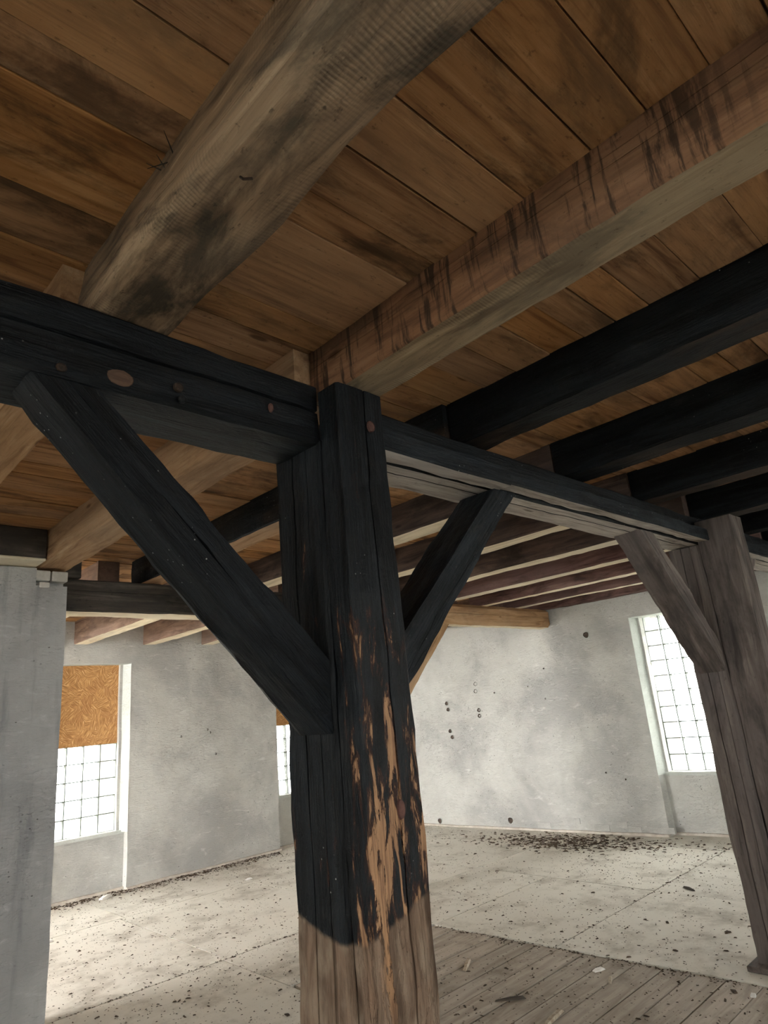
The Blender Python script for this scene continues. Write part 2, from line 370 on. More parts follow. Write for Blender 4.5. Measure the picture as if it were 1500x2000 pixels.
def grid_box(V, F, f, a0, a1, b0, b1, c0, c1, cell=.16, amp=.012):
    """box in local (a, depth b, z c) mapped by f to the room, faces subdivided and gently uneven"""
    na, nb, nc = max(1, round((a1-a0)/cell)), max(1, round((b1-b0)/cell)), max(1, round((c1-c0)/cell))
    idx = {}
    def vid(i, j, k):
        if (i, j, k) not in idx:
            p = Vector(f(a0+(a1-a0)*i/na, b0+(b1-b0)*j/nb, c0+(c1-c0)*k/nc)); idx[(i, j, k)] = len(V); V.append(tuple(p+rough(p, amp)))
        return idx[(i, j, k)]
    for i in range(na):
        for k in range(nc):
            F.append((vid(i,0,k), vid(i+1,0,k), vid(i+1,0,k+1), vid(i,0,k+1))); F.append((vid(i,nb,k), vid(i,nb,k+1), vid(i+1,nb,k+1), vid(i+1,nb,k)))
        for j in range(nb):
            F.append((vid(i,j,0), vid(i,j+1,0), vid(i+1,j+1,0), vid(i+1,j,0))); F.append((vid(i,j,nc), vid(i+1,j,nc), vid(i+1,j+1,nc), vid(i,j+1,nc)))
    for j in range(nb):
        for k in range(nc):
            F.append((vid(0,j,k), vid(0,j,k+1), vid(0,j+1,k+1), vid(0,j+1,k))); F.append((vid(na,j,k), vid(na,j+1,k), vid(na,j+1,k+1), vid(na,j,k+1)))

# ------------------------------------------------------------------ walls with window niches
T = .62
BLK = .242
def block_mesh():
    s = BLK*.5-.006; d = .05; r = .02; q = s-.022
    V = []; F = []
    for (h, y) in ((q, -d+.004), (s-.006, -d), (s, -d+.008), (s, d-.008), (s-.006, d), (q, d-.004)):
        V += [(-h, y, -h), (h, y, -h), (h, y, h), (-h, y, h)]
    F.append((0,1,2,3))
    for k in range(5):
        for j in range(4): a, b = k*4+j, k*4+(j+1) % 4; F.append((a, a+4, b+4, b))
    F.append((23,22,21,20))
    me = bpy.data.meshes.new('glass_block'); me.from_pydata([tuple(Vector(v)*S) for v in V], [], F); me.materials.append(M['glass']); me.update(); return me
BM = block_mesh()
def wall(name, f, a0, a1, ztop, niches, mat, label=None):
    """f(a, depth, z). niches: (na0, na1, wa0, wa1, z0, z1, niche depth, glass depth)"""
    V, F = [], []; cur = a0
    for n in sorted(niches):
        grid_box(V, F, f, cur, n[0], 0, T, -.1, ztop); cur = n[1]
        grid_box(V, F, f, n[0], n[1], 0, T, n[5], ztop)                  # lintel
        grid_box(V, F, f, n[0], n[1], n[6], T, -.1, n[4])                # below the sill
        if n[2] > n[0]: grid_box(V, F, f, n[0], n[2], n[6], T, n[4], n[5])
        if n[3] < n[1]: grid_box(V, F, f, n[3], n[1], n[6], T, n[4], n[5])
    grid_box(V, F, f, cur, a1, 0, T, -.1, ztop)
    o = mk(name, V, F, mat, smooth=False); tag(o, kind='structure', label=label); return o
def window(name, f, n, osb=None, rot=0., label=None, flipx=False):
    na0, na1, a0, a1, z0, z1, dn, dg = n
    c = Vector(f((a0+a1)/2, dg, z0)); w_ = empty(name, c, kind='structure', label=label)
    ex, ey = (Vector(f(a1, dg, z0))-Vector(f(a0, dg, z0))).normalized(), (Vector(f(a0, dg+.1, z0))-Vector(f(a0, dg, z0))).normalized()
    R = Matrix((ex, ey, Vector((0,0,1)))).transposed().to_4x4()
    if R.determinant() < 0: R = Matrix((-ex, ey, Vector((0,0,1)))).transposed().to_4x4()
    cols = int(round((a1-a0)/BLK)); zt = osb if osb else z1; rows = int((zt-z0)/BLK+.3)
    cw = (a1-a0)/cols; rh = (zt-z0)/rows
    for i in range(cols):
        for j in range(rows):
            mw = R.copy(); mw.translation = Vector(f(a0+cw*(i+.5), dg+.05, z0+rh*(j+.5)))*S
            mw = mw @ Matrix.Diagonal((cw/BLK, 1, rh/BLK, 1))
            link('glass_block', BM, w_, mw)
    V, F = [], []
    def lb(x0, x1, y0, y1, q0, q1):
        b = len(V)
        for (a, d, z) in ((x0,y0,q0),(x1,y0,q0),(x1,y1,q0),(x0,y1,q0),(x0,y0,q1),(x1,y0,q1),(x1,y1,q1),(x0,y1,q1)): V.append(f(a, d, z))
        F.extend(tuple(b+k for k in q) for q in BOX)
    for i in range(cols+1): lb(a0+cw*i-.0065, a0+cw*i+.0065, dg+.006, dg+.094, z0, zt)
    for j in range(rows+1): lb(a0, a1, dg+.007, dg+.093, z0+rh*j-.0065, z0+rh*j+.0065)
    V2 = [tuple(Vector(v)-c) for v in V]
    mk('mortar_joints', V2, F, M['mortar'], w_, Matrix.Translation(c))
    # sill ledge, white
    V, F = [], []; grid_box(V, F, f, na0+.0, na1-.0, dn-.035, dg+.01, z0-.05, z0-.002, .12, .008)
    mk('window_sill', [tuple(Vector(v)-c) for v in V], F, M['white'], w_, Matrix.Translation(c))
    # limewashed band on the reveals
    for (qn, qw) in ((na0-.004, a0), (na1+.004, a1)):
        V, F = [], []; grid_box(V, F, lambda k, d, z: f(qn+(qw-qn)*(.04+.96*k*max(0., d)/(dg+.01)), d, z), 0., 1., -.003, dg+.01, z0-.03, z1+.01, .12, .006)
        mk('reveal_limewash', [tuple(Vector(v)-c) for v in V], F, M['white'], w_, Matrix.Translation(c))
    V, F = [], []; grid_box(V, F, f, na0, na1, -.0, dg+.02, z1-.008, z1+.004, .12, .008)
    mk('reveal_limewash', [tuple(Vector(v)-c) for v in V], F, M['white'], w_, Matrix.Translation(c))
    if osb:
        V = []; 
        for (a, d, z) in ((a0-.004,dg+.0,osb-.0),(a1+.004,dg+.0,osb),(a1+.004,dg+.03,osb),(a0-.004,dg+.03,osb),(a0-.004,dg+.0,z1),(a1+.004,dg+.0,z1),(a1+.004,dg+.03,z1),(a0-.004,dg+.03,z1)): V.append(tuple(Vector(f(a, d, z))-c))
        tag(mk('strand_board', V, BOX, M['osb'], w_, Matrix.Translation(c)), label='orange-brown strand board closing the upper window')
    # outer brick reveal
    V, F = [], []
    for (q0, q1, y0, y1) in ((a0-.01, a0+.0, z0, z1), (a1-.0, a1+.01, z0, z1)):
        lb(q0, q1, dg+.1, T+.25, y0, y1)
    lb(a0, a1, dg+.1, T+.25, z1-.0, z1+.01)
    mk('outer_reveal', [tuple(Vector(v)-c) for v in V], F, M['exterior'], w_, Matrix.Translation(c))
    nn = Vector(f(a0, 0, z0))-Vector(f(a0, 1, z0)); zz = zt if osb else z1
    portal(f((a0+a1)/2, dg+.14, (z0+zz)/2), nn, a1-a0, zz-z0)
    return w_

fl = lambda a, d, z: (a, 10.43+d, z)                       # left wall: a = x
fr = lambda a, d, z: (9.79+(9.45-a)*.096+d, a, z)          # right wall: a = y
fb = lambda a, d, z: (-4.5-d, a, z)                        # wall behind, left of the camera
fn = lambda a, d, z: (a, -4.6-d, z)                        # wall behind, right of the camera
N1 = (3.0, 4.44, 3.11, 4.32, .80, 3.21, .13, .19)
N2 = (7.12, 8.50, 7.23, 8.44, .86, 3.21, .13, .19)
N3 = (3.50, 4.94, 3.65, 4.87, .88, 3.24, .20, .33)
W1 = wall('wall_left', fl, -5, 10.9, 3.86, [N1, N2], M['wall'])
W2 = wall('wall_right', fr, -5.2, 10.6, 3.60, [N3, (-3.2, -1.7, -3.1, -1.8, .88, 3.24, .2, .33)], M['wall'])
NB = [(y, y+1.44, y+.1, y+1.31, .8, 3.2, .13, .25) for y in (-3.0, .3, 3.6)]  # unseen windows, added to let daylight in behind the camera
NN = [(x, x+1.44, x+.1, x+1.31, .8, 3.2, .13, .25) for x in (-2.6, 1.3, 5.2, 8.0)]  # unseen too, added to throw light on the post front
wall('wall_back', fb, -5.2, 6.5, 3.86, NB, M['wall'])
wall('wall_near', fn, -5.0, 11.9, 3.86, NN, M['wall'])
window('window_1', fl, N1, osb=2.03, label='window with strand board above glass blocks, beside the grey pier')
window('window_2', fl, N2, osb=2.05, label='narrow glimpse of glass-block window just left of the charred post')
window('window_3', fr, N3, label='tall bright glass-block window in the right wall')
window('window_4', fr, (-3.2, -1.7, -3.1, -1.8, .88, 3.24, .2, .33))
for i, n in enumerate(NB): window('window_%d' % (5+i), fb, n)
for i, n in enumerate(NN): window('window_%d' % (8+i), fn, n)
# masonry above the right wall plate
o = mk('wall_right_upper', *(lambda V, F: (grid_box(V, F, fr, -5.2, 10.6, .30, T, 3.58, 3.95), (V, F))[1])([], []), M['wall']); tag(o, kind='structure')

# white pier on the left
V, F = [], []; grid_box(V, F, lambda a, d, z: (a, 5.95+d, z), -4.6, 1.70, 0, .68, -.05, 3.565); grid_box(V, F, lambda a, d, z: (a, 5.95+d, z), 1.70, 1.95, 0, .68, -.05, 3.42, .12)
grid_box(V, F, lambda a, d, z: (a, 5.95+d, z), 1.50, 1.95, .10, .68, 3.42, 3.56, .12)
P = tag(mk('wall_partition', V, F, M['pier']), kind='structure', label='grey whitewashed masonry pier at the left edge')
for (x0, x1) in ((1.60, 1.645), (1.665, 1.805), (1.82, 1.948)):
    box('brick', x0, x1, 5.955, 6.06, 3.462, 3.552, M['brick_white'], P, bev=.006)
box('brick', 1.72, 1.80, 5.945, 6.06, 3.40, 3.45, M['brick_white'], P, bev=.006)
# bricks showing through at the foot of the right wall
for (y, z, l) in ((5.22,.045,.26), (4.98,.045,.12), (5.80,.10,.24), (5.55,.045,.2), (6.1,.05,.25), (6.55,.13,.22), (7.1,.05,.24)):
    p0 = fr(y, -.006, z); V = [fr(y+a, -.008+d, z+c) for (a, d, c) in ((0,0,0),(-l,0,0),(-l,.05,0),(0,.05,0),(0,0,.085),(-l,0,.085),(-l,.05,.085),(0,.05,.085))]
    c = Vector(V[0]); mk('brick', [tuple(Vector(v)-c) for v in V], [tuple(reversed(q)) for q in BOX], M['wall'], W2, Matrix.Translation(c))
# plug holes in the right wall: raised plaster rim round a dark cup
def cup(f, a, z, r, parent, patch=True):
    V = []; F = []; n = 10; rad = [(r*1.2, .006), (r, -.006), (r*.75, .0035), (0.001, .006)]
    for (rr, d) in rad:
        for k in range(n):
            t = 2*math.pi*k/n; j = 1+.08*math.sin(3*t+a*9); V.append(Vector(f(a+rr*j*math.cos(t), d-.008, z+rr*j*math.sin(t))))
    c = Vector(f(a, 0, z)); V = [tuple(v-c) for v in V]
    for q in range(3):
        for k in range(n): F.append((q*n+k, q*n+(k+1) % n, (q+1)*n+(k+1) % n, (q+1)*n+k))
    mk('plug_hole', V, F, [M['white'], M['hole']], parent, Matrix.Translation(c), fm=[0]*n+[1]*(2*n))
for (y, z) in ((7.985,2.468), (8.0,2.34), (8.686,2.169), (8.666,2.055), (7.977,2.0), (7.98,1.9), (8.674,1.664), (8.64,1.553)): cup(fr, y, z, .036, W2)
cup(fr, 5.685, 3.06, .05, W2); cup(fr, 7.61, .147, .05, W2); cup(fr, 9.13, .09, .045, W2)
for (y, z) in ((7.6, 2.28), (6.9, 2.33), (6.6, 2.1), (6.55, 2.6), (5.75, .9), (5.45, .8)): cup(fr, y, z, .014, W2)
for (x, z) in ((5.28, 2.03), (5.75, 2.1), (5.8, 2.05), (5.9, 1.7)): cup(lambda a, d, zz: fl(-a, d, zz), -x, z, .018, W1)
# cement skirting
def skirt(name, f, a0, a1, d0):
    V, F = [], []; grid_box(V, F, f, a0, a1, d0-.05, d0+.02, -.03, .038, .14, .012); tag(mk(name, V, F, M['skirt']), kind='structure')
skirt('baseboard_left', fl, 4.44, 7.12, 0); skirt('baseboard_left_niche', fl, 3.0, 4.44, .13); skirt('baseboard_left_far', fl, 7.12, 8.5, .13)
skirt('baseboard_right', fr, 4.94, 10.4, 0); skirt('baseboard_right_niche', fr, 3.5, 4.94, .20)

# ------------------------------------------------------------------ floor
FL = tag(box('floor', -4.9, 11, -5, 11, -.25, -.035, M['plank']), kind='structure')
seams = [5.341, 5.08, 4.836, 4.62, 4.386, 4.137, 3.922, 3.672, 3.434, 3.209, 2.979, 2.767, 2.511, 2.261]
while seams[-1] > -.6: seams.append(seams[-1]-.235-random.uniform(-.015, .015))
edge = lambda y: 5.50+(5.34-y)*.060
def slab(name, c4, z0, z1, mat, parent):
    c = Vector((c4[0][0], c4[0][1], z0)); V = [(x-c.x, y-c.y, z-z0) for z in (z0, z1) for (x, y) in c4]
    return mk(name, V, BOX, mat, parent, Matrix.Translation(c))
for a, b in zip(seams, seams[1:]):
    g = .006; dz = random.uniform(-.004, .003); sl = random.uniform(-.003, .003)
    x0 = 3.74 if b > 4.3 else 2.6+random.uniform(-.02, .02)
    slab('plank', [(x0, b+g), (edge(b)-.012, b+g+sl), (edge(a)-.012, a-g+sl), (x0, a-g)], -.035, dz, M['plank'], FL)
    if b <= 4.3: slab('plank', [(-.5, b+g), (x0-.012, b+g), (x0-.012, a-g), (-.5, a-g)], -.035, dz+random.uniform(-.003,.003), M['plank'], FL)
g = .006
def sheet(x0, x1, y0, y1, z=.007, skew=False):
    if skew: c = [(edge(y0), y0+g), (x1-g, y0+g), (x1-g, y1-g), (edge(y1), y1-g)]
    else: c = [(x0+g, y0+g), (x1-g, y0+g), (x1-g, y1-g), (x0+g, y1-g)]
    slab('plywood_sheet', c, -.034, z+random.uniform(-.0008, .0008), M['ply'], FL)
sheet(5.5, 7.56, 3.95, 5.34, skew=True); sheet(5.5, 7.56, 5.34, 6.45)
sheet(5.5, 7.58, 2.0, 3.95, skew=True); sheet(5.5, 7.58, -1.0, 2.0, skew=True)
for (x0, x1) in ((7.57, 9.62), (9.62, 10.9)):
    for (y0, y1) in ((-1.0, 1.45), (1.45, 3.96), (3.96, 6.45), (6.45, 8.95), (8.95, 10.6)): sheet(x0, x1, y0, y1)
for (x0, x1) in ((-.5, 1.6), (1.6, 3.74), (3.74, 5.6), (5.6, 7.57)):
    for (y0, y1) in ((6.45, 8.95), (8.95, 10.6)):
        sheet(x0+(.06 if y0 > 8 else 0), x1+(.06 if y0 > 8 else 0), y0, y1)
sheet(1.5, 3.70, 4.42, 6.45); sheet(3.70, 5.5, 5.35, 6.45); sheet(-.5, 1.5, 4.42, 6.45)

# ------------------------------------------------------------------ ceiling boards
CE = tag(box('ceiling', -4.9, 11, -5, 11, 3.90, 4.05, M['board']), kind='structure')
jx = [-1.35, -.25, .86, 1.90, 2.93, 4.07, 5.18, 6.28, 7.32, 8.35, 9.25, 10.4]
def boards(x0, x1, ys):
    for a, b in zip(ys, ys[1:]):
        gq = random.choice((.0015, .0025, .004)); t = random.uniform(-.006, .004); tw = random.uniform(-.002, .002)
        c = Vector((x0, a, 3.85)); X, Y = x1-x0-.004, b-a
        V = [(0, gq, t), (X, gq+tw, t+tw), (X, Y-gq+tw, t), (0, Y-gq, t+tw*.5), (0, gq, .045), (X, gq, .045), (X, Y-gq, .045), (0, Y-gq, .045)]
        # eased lower edges
        V += [(0, gq+.0015, t-.0015), (X, gq+.0015+tw, t+tw-.0015), (X, Y-gq-.0015+tw, t-.0015), (0, Y-gq-.0015, t+tw*.5-.0015)]
        F = [(8,11,10,9), (0,8,9,1), (3,2,10,11), (1,9,10,2), (0,3,11,8), (4,5,6,7), (0,1,5,4), (1,2,6,5), (2,3,7,6), (3,0,4,7)]
        mk('ceiling_board', V, F, M['board'], CE, Matrix.Translation(c))
near = {0: [.15,.30,.485,.70,.947,1.165,1.383,1.54,1.93,2.193,2.416], 1: [.13,.296,.488,.678,.945,1.164,1.384,1.54,2.003,2.195,2.416],
        2: [.22,.473,.736,.969,1.14,1.312,1.505,1.725,1.95,2.192,2.392], 3: [.4,.58,.782,.949,1.126,1.31,1.478,1.655,1.978,2.135,2.30]}
def fill(y0, y1, st):
    n = max(1, round((y1-y0)/st)); return [y0+(y1-y0)*k/n + (random.uniform(-.03, .03) if 0 < k < n else 0) for k in range(n+1)]
for i in range(len(jx)-1):
    key = 0 if i <= 1 else min(3, i-1)
    if i >= 6 and i % 2 == 0: key = 2
    ys = near[key] + [2.62, 2.85, 3.08, 3.30]
    ys = [ys[0]-.23*k for k in range(4, 0, -1)] + ys
    boards(jx[i], jx[i+1], ys)
far_x = [[-1.35, 1.02, 2.9, 5.18, 7.32, 9.25, 10.4], [-1.35, 1.9, 4.07, 6.28, 8.35, 10.4]]
fy = [3.30, 3.64, 4.01, 4.28, 4.50, 4.66, 4.82, 5.03, 5.20, 5.41, 5.66, 5.92, 6.12, 6.41] + fill(6.41, 10.6, .225)[1:]
for q, (a, b) in enumerate(zip(fy, fy[1:])):
    xs = far_x[(q//2) % 2]
    for x0, x1 in zip(xs, xs[1:]): boards(x0, x1, [a, b])
# bare ceiling timber behind the camera is one plain run of boarding (the slab above)

# ------------------------------------------------------------------ joists
def joist(label, x0, x1, y0, y1, mats, seed, zb=3.58, name='ceiling_joist', prof=None, low=.012, amp=.008, group=None, cracks=(), warp=None):
    t = empty(name, (x0, y0, zb), label=label, cat='joist', group=group)
    Pf = prof or rectp(0, x1-x0, 0, 3.85-zb+.012, .012)
    for c in cracks: Pf = groove(Pf, c, .014, .0016)
    timber('beam', (x0, y0, zb), 'Y', Pf, y1-y0, mats, t, seed, amp, None, low, downslot=True, warp=warp)
    return t
C_, D_ = M['char'], M['char_brown']
p1 = [(.05,0),(.12,-.006),(.2,-.004),(.26,.0),(.30,.012),(.305,.08),(.30,.28),(.14,.28),(.03,.28),(.022,.20),(.012,.12),(.002,.055),(.012,.018)]
def w1(l, u, v):   # wandering waney right edge
    y = l-3.0
    if u > .2 and v < .1: u += .018*math.sin(l*3.1)+.012*math.sin(l*7.3)-.01
    return u, v
J1 = joist('thick mottled grey-brown joist with a waney edge, nearest overhead at upper left', .70, 1.0, -4.9, 2.22, [M['joist_a'], M['joist_a']], 1, prof=groove(p1, (.006, .09), .014, .002), low=.014, warp=w1)
J2 = joist('reddish-brown joist with dark streaks, landing just above the post head', 1.79, 2.015, -4.9, 2.22, [M['joist_b'], M['joist_d']], 2, cracks=((0, .17), (0, .21)), low=.014)
joist('jet-black joist with a brown end patch, first to the right of the reddish joist', 2.82, 3.045, -4.9, 2.22, [C_, D_], 3)
joist('black joist with a pale split lower edge, second black one from the post', 3.93, 4.165, -4.9, 2.22, [C_, D_], 4, low=.016)
joist('charred black joist, third black one from the post', 5.09, 5.30, -4.9, 2.22, [C_, D_], 5)
joist('black joist landing on the girder over the far right post', 6.25, 6.46, -4.9, 2.22, [C_, D_], 6)
joist('black joist just beyond the far right post', 7.3, 7.52, -4.9, 2.22, [C_, D_], 7)
joist('black joist second beyond the far right post', 8.3, 8.5, -4.9, 2.22, [C_, C_], 8)
joist('black joist third beyond the far right post, nearest the window wall', 9.2, 9.4, -4.9, 2.22, [C_, C_], 9)
joist('joist behind the camera over the left side', -.4, -.15, -4.9, 2.22, [M['pine'], M['lit_cream']], 10)
joist('joist outside the left edge of the picture', -1.5, -1.25, -4.9, 2.22, [M['pine'], M['lit_cream']], 11)
joist('joist left of the frame beyond the girder', -.45, -.2, 2.23, 6.2, [M['pine'], M['lit_cream']], 12)
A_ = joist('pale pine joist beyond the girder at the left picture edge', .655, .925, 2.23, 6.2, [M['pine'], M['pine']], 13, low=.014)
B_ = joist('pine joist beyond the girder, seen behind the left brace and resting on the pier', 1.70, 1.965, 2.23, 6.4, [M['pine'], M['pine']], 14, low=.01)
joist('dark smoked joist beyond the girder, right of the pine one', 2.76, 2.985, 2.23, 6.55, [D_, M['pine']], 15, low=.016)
joist('brown joist beyond the girder, passing behind the charred post', 3.93, 4.18, 2.23, 6.55, [M['brown'], M['lit_cream']], 16, low=.014)
joist('brown joist beyond the girder, first one crossed by the right brace', 5.06, 5.28, 2.23, 6.55, [M['brown'], M['lit_cream']], 17)
joist('dark reddish joist beyond the girder, second one right of the right brace', 6.15, 6.37, 2.23, 6.55, [M['brown'], M['lit_cream']], 18)
joist('dark reddish joist beyond the girder, third one right of the right brace', 7.19, 7.40, 2.23, 6.55, [M['purple'], M['lit_cream']], 19)
joist('dark reddish joist beyond the girder, fourth one right of the right brace', 8.24, 8.42, 2.23, 6.55, [M['purple'], M['lit_cream']], 20)
joist('dark reddish joist beyond the girder, last free one before the window wall', 9.13, 9.30, 2.23, 6.55, [M['purple'], M['lit_cream']], 21)
joist('reddish joist lying along the top of the window wall', 9.98, 10.2, -4.9, 10.4, [M['purple'], M['purple']], 22, low=.006)
for x, s_, lb in ((2.45, 23, 'joist over the room behind the grey pier'), (3.55, 24, 'brown joist over the boarded window, first right of the pier'),
                  (4.63, 25, 'brown joist entering the far wall, second right of the pier'), (5.66, 26, 'short glimpse of brown joist at the far wall, third right of the pier'),
                  (6.72, 27, 'joist hidden behind the charred post at the far wall'), (7.8, 28, 'joist at the far wall beside the rear corner'), (8.9, 29, 'joist nearest the rear corner of the room'), (1.35, 30, 'joist behind the pier head')):
    joist(lb, x, x+.22, 6.62, 10.50, [M['midbrown'], M['lit_cream']], s_, zb=3.505)
# dark trimmer on the pier between two joists, with a pale strip as its underside
t = empty('trimmer_beam', (.93, 5.72, 3.59), label='short dark trimmer beam on the pier top, left of the pine joist', cat='beam')
timber('beam', (.935, 5.72, 3.60), 'X', rectp(0, .30, 0, .25, .01), .755, [M['darkbeam'], M['darkbeam']], t, 31, .005, None, .005)
box('board', .935, 1.69, 5.715, 6.05, 3.575, 3.597, M['lit_cream'], t, bev=.004)  # stands in for the beam's pale underside, lightness put into its colour
t = empty('trimmer_beam', (-.1, 5.72, 3.59), label='dark trimmer beam on the pier top at the left picture edge', cat='beam')
timber('beam', (-.15, 5.72, 3.60), 'X', rectp(0, .30, 0, .25, .01), .80, [M['darkbeam'], M['darkbeam']], t, 32, .005, None, .005)
t = empty('timber_block', (2.02, 6.30, 3.585), label='small dark timber block on the rear girder beside the pier', cat='block')
timber('block', (2.0, 6.30, 3.585), 'X', rectp(0, .2, 0, .2, .008), .18, [M['darkbeam']], t, 33, .004, 4, .003)

# ------------------------------------------------------------------ main girder
def girder(name, label, parts, origin):
    t = empty(name, origin, label=label, cat='girder')
    for (nm, x0, x1, prof, mats, seed, lab) in parts:
        o = timber(nm, (x0, 0, 0), 'X', prof, x1-x0, mats, t, seed, .010, None, .012, downslot=len(mats) > 1)
        if lab: o['label'] = lab
    return t
gl_ = rectp(2.058, 2.38, 3.285, 3.578, .016, 3); gl_ = groove(gl_, (2.058, 3.44), .045, .008)
GL = girder('charred_girder', 'thick charred black girder with a long crack, left of the near post', [('beam', -4.47, 1.690, gl_, [C_, M['char_grey']], 41, None)], (-4.47, 2.2, 3.28))
gf = rectp(1.995, 2.105, 3.312, 3.432, .01, 2); gb = groove(rectp(2.112, 2.38, 3.312, 3.578, .014, 3), (2.2, 3.31), .012, .004)
gu = rectp(2.07, 2.15, 3.44, 3.57, .008, 1)
girder('smoked_girder', 'built-up smoked girder between the near post and the far right post', [
   ('front_timber', 1.957, 3.02, rectp(1.99, 2.10, 3.312, 3.432, .01), [M['char_grey'], M['grey']], 42, 'grey-black outer timber, short piece'),
   ('front_timber', 3.03, 5.96, rectp(1.998, 2.105, 3.318, 3.425, .01), [M['char_grey'], M['grey']], 43, 'grey-black outer timber, long piece'),
   ('back_timber', 1.957, 6.10, gb, [C_, M['grey']], 44, 'dark timber with a pale weathered underside')], (2, 2.2, 3.31))
girder('smoked_girder', 'continuation of the smoked girder right of the far right post', [
   ('front_timber', 6.12, 10.3, gf, [M['char_grey'], M['grey']], 45, None), ('back_timber', 6.11, 10.3, gb, [C_, M['grey']], 46, None)], (6.2, 2.2, 3.31))
# marks on the left girder
def disc(name, c, r1, r2, d, mat, parent, seed=0, n=14, ax='Y'):
    V = []; F = []
    for (k, y) in ((1., 0), (.9, -d*.7), (.55, -d)):
        for i in range(n):
            t = 2*math.pi*i/n; j = 1+.13*noise.noise(Vector((math.cos(t)*1.5, math.sin(t)*1.5, seed)))
            V.append((r1*k*j*math.cos(t), y, r2*k*j*math.sin(t)))
    V.append((0, -d, 0))
    for q in range(2):
        for i in range(n): F.append((q*n+i, q*n+(i+1) % n, (q+1)*n+(i+1) % n, (q+1)*n+i))
    for i in range(n): F.append((2*n+i, 2*n+(i+1) % n, 3*n))
    return mk(name, V, F, mat, parent, Matrix.Translation(Vector(c)))
tag(disc('knot', (.81, 2.054, 3.335), .05, .032, .008, M['knot'], GL, 3), label='bare brown oval knot')
disc('bolt_hole', (.616, 2.052, 3.313), .018, .016, .006, M['iron'], GL, 4)
disc('bolt_head', (1.02, 2.046, 3.355), .020, .018, .016, M['iron'], GL, 5); disc('bolt_head', (1.035, 2.046, 3.310), .016, .016, .014, M['char_grey'], GL, 6)
disc('peg_end', (1.43, 2.046, 3.385), .012, .022, .010, M['peg'], GL, 7)
# rear girder on the same line as the pier
girder('rear_girder', 'black soot-stained rear girder running right from the pier', [('beam', 1.96, 6.0, groove(rectp(6.31, 6.60, 3.275, 3.578, .015, 3), (6.31, 3.47), .012, .004), [M['darkbeam'], M['lit_cream']], 47, None)], (2, 6.45, 3.28))
girder('rear_girder', 'light pine rear girder with a rounded end buried in the window wall', [('beam', 6.02, 10.07, groove(rectp(6.29, 6.58, 3.275, 3.585, .05, 3), (6.29, 3.44), .012, .003), [M['pine'], M['lit_cream']], 48, None)], (8, 6.45, 3.28))

# ------------------------------------------------------------------ posts
def post(label, x0, x1, y0, ys, y1, m_front, m_back, seed, ear_top, z0=0., name='timber_post', warp=None):
    t = empty(name, ((x0+x1)/2, (y0+y1)/2, z0), label=label, cat='post')
    W_, Df, Db = x1-x0, ys-y0, y1-ys
    pf = rectp(0, W_, 0, Df-.004, .010, 3); pf = groove(pf, (W_*.56, 0), .022, .004)
    pb = rectp(0, W_, Df+.004, Df+Db, .014, 4); pb = groove(pb, (0, Df+Db*.60), .022, .004); pb = groove(pb, (0, Df+Db*.30), .008, .0025)
    def wf(l, u, v):
        if l+z0 > ear_top-.05: u += .01*math.sin(u*90)
        return warp(l, u, v) if warp else (u, v)
    tag(timber('front_timber', (x0, y0, z0), 'Z', pf, ear_top-z0, m_front, t, seed, .010, 46, .010, warp=warp), label='front timber running up past the girder face')
    tag(timber('back_timber', (x0, y0, z0), 'Z', pb, 3.300-z0, m_back, t, seed+1, .009, 44, .011, warp=warp), label='rear timber carrying the girder')
    return t
PM = M['peel']
P1 = post('charred black near post with flaking orange patches and a bare wooden foot', 1.68, 1.955, 1.905, 2.050, 2.38, [PM], [PM], 51, 3.52)
disc('peg_end', (1.836, 1.903, 1.795), .019, .036, .014, M['peg'], P1, 8); disc('peg_end', (1.852, 1.900, 3.345), .022, .028, .012, M['peg'], P1, 9)
P2 = post('grey-brown far right post, dark at the top, standing on a short board', 5.95, 6.20, 1.79, 2.10, 2.38, [M['brown_post']], [M['brown_post']], 61, 3.50)
box('foot_board', 5.86, 6.2, 1.95, 2.43, .009, .05, M['brown_post'], P2, bev=.005)
post('rear post carrying the rear girder, hidden behind the near post', 5.86, 6.14, 6.28, 6.4, 6.6, [M['pine']], [M['pine']], 71, 3.29)

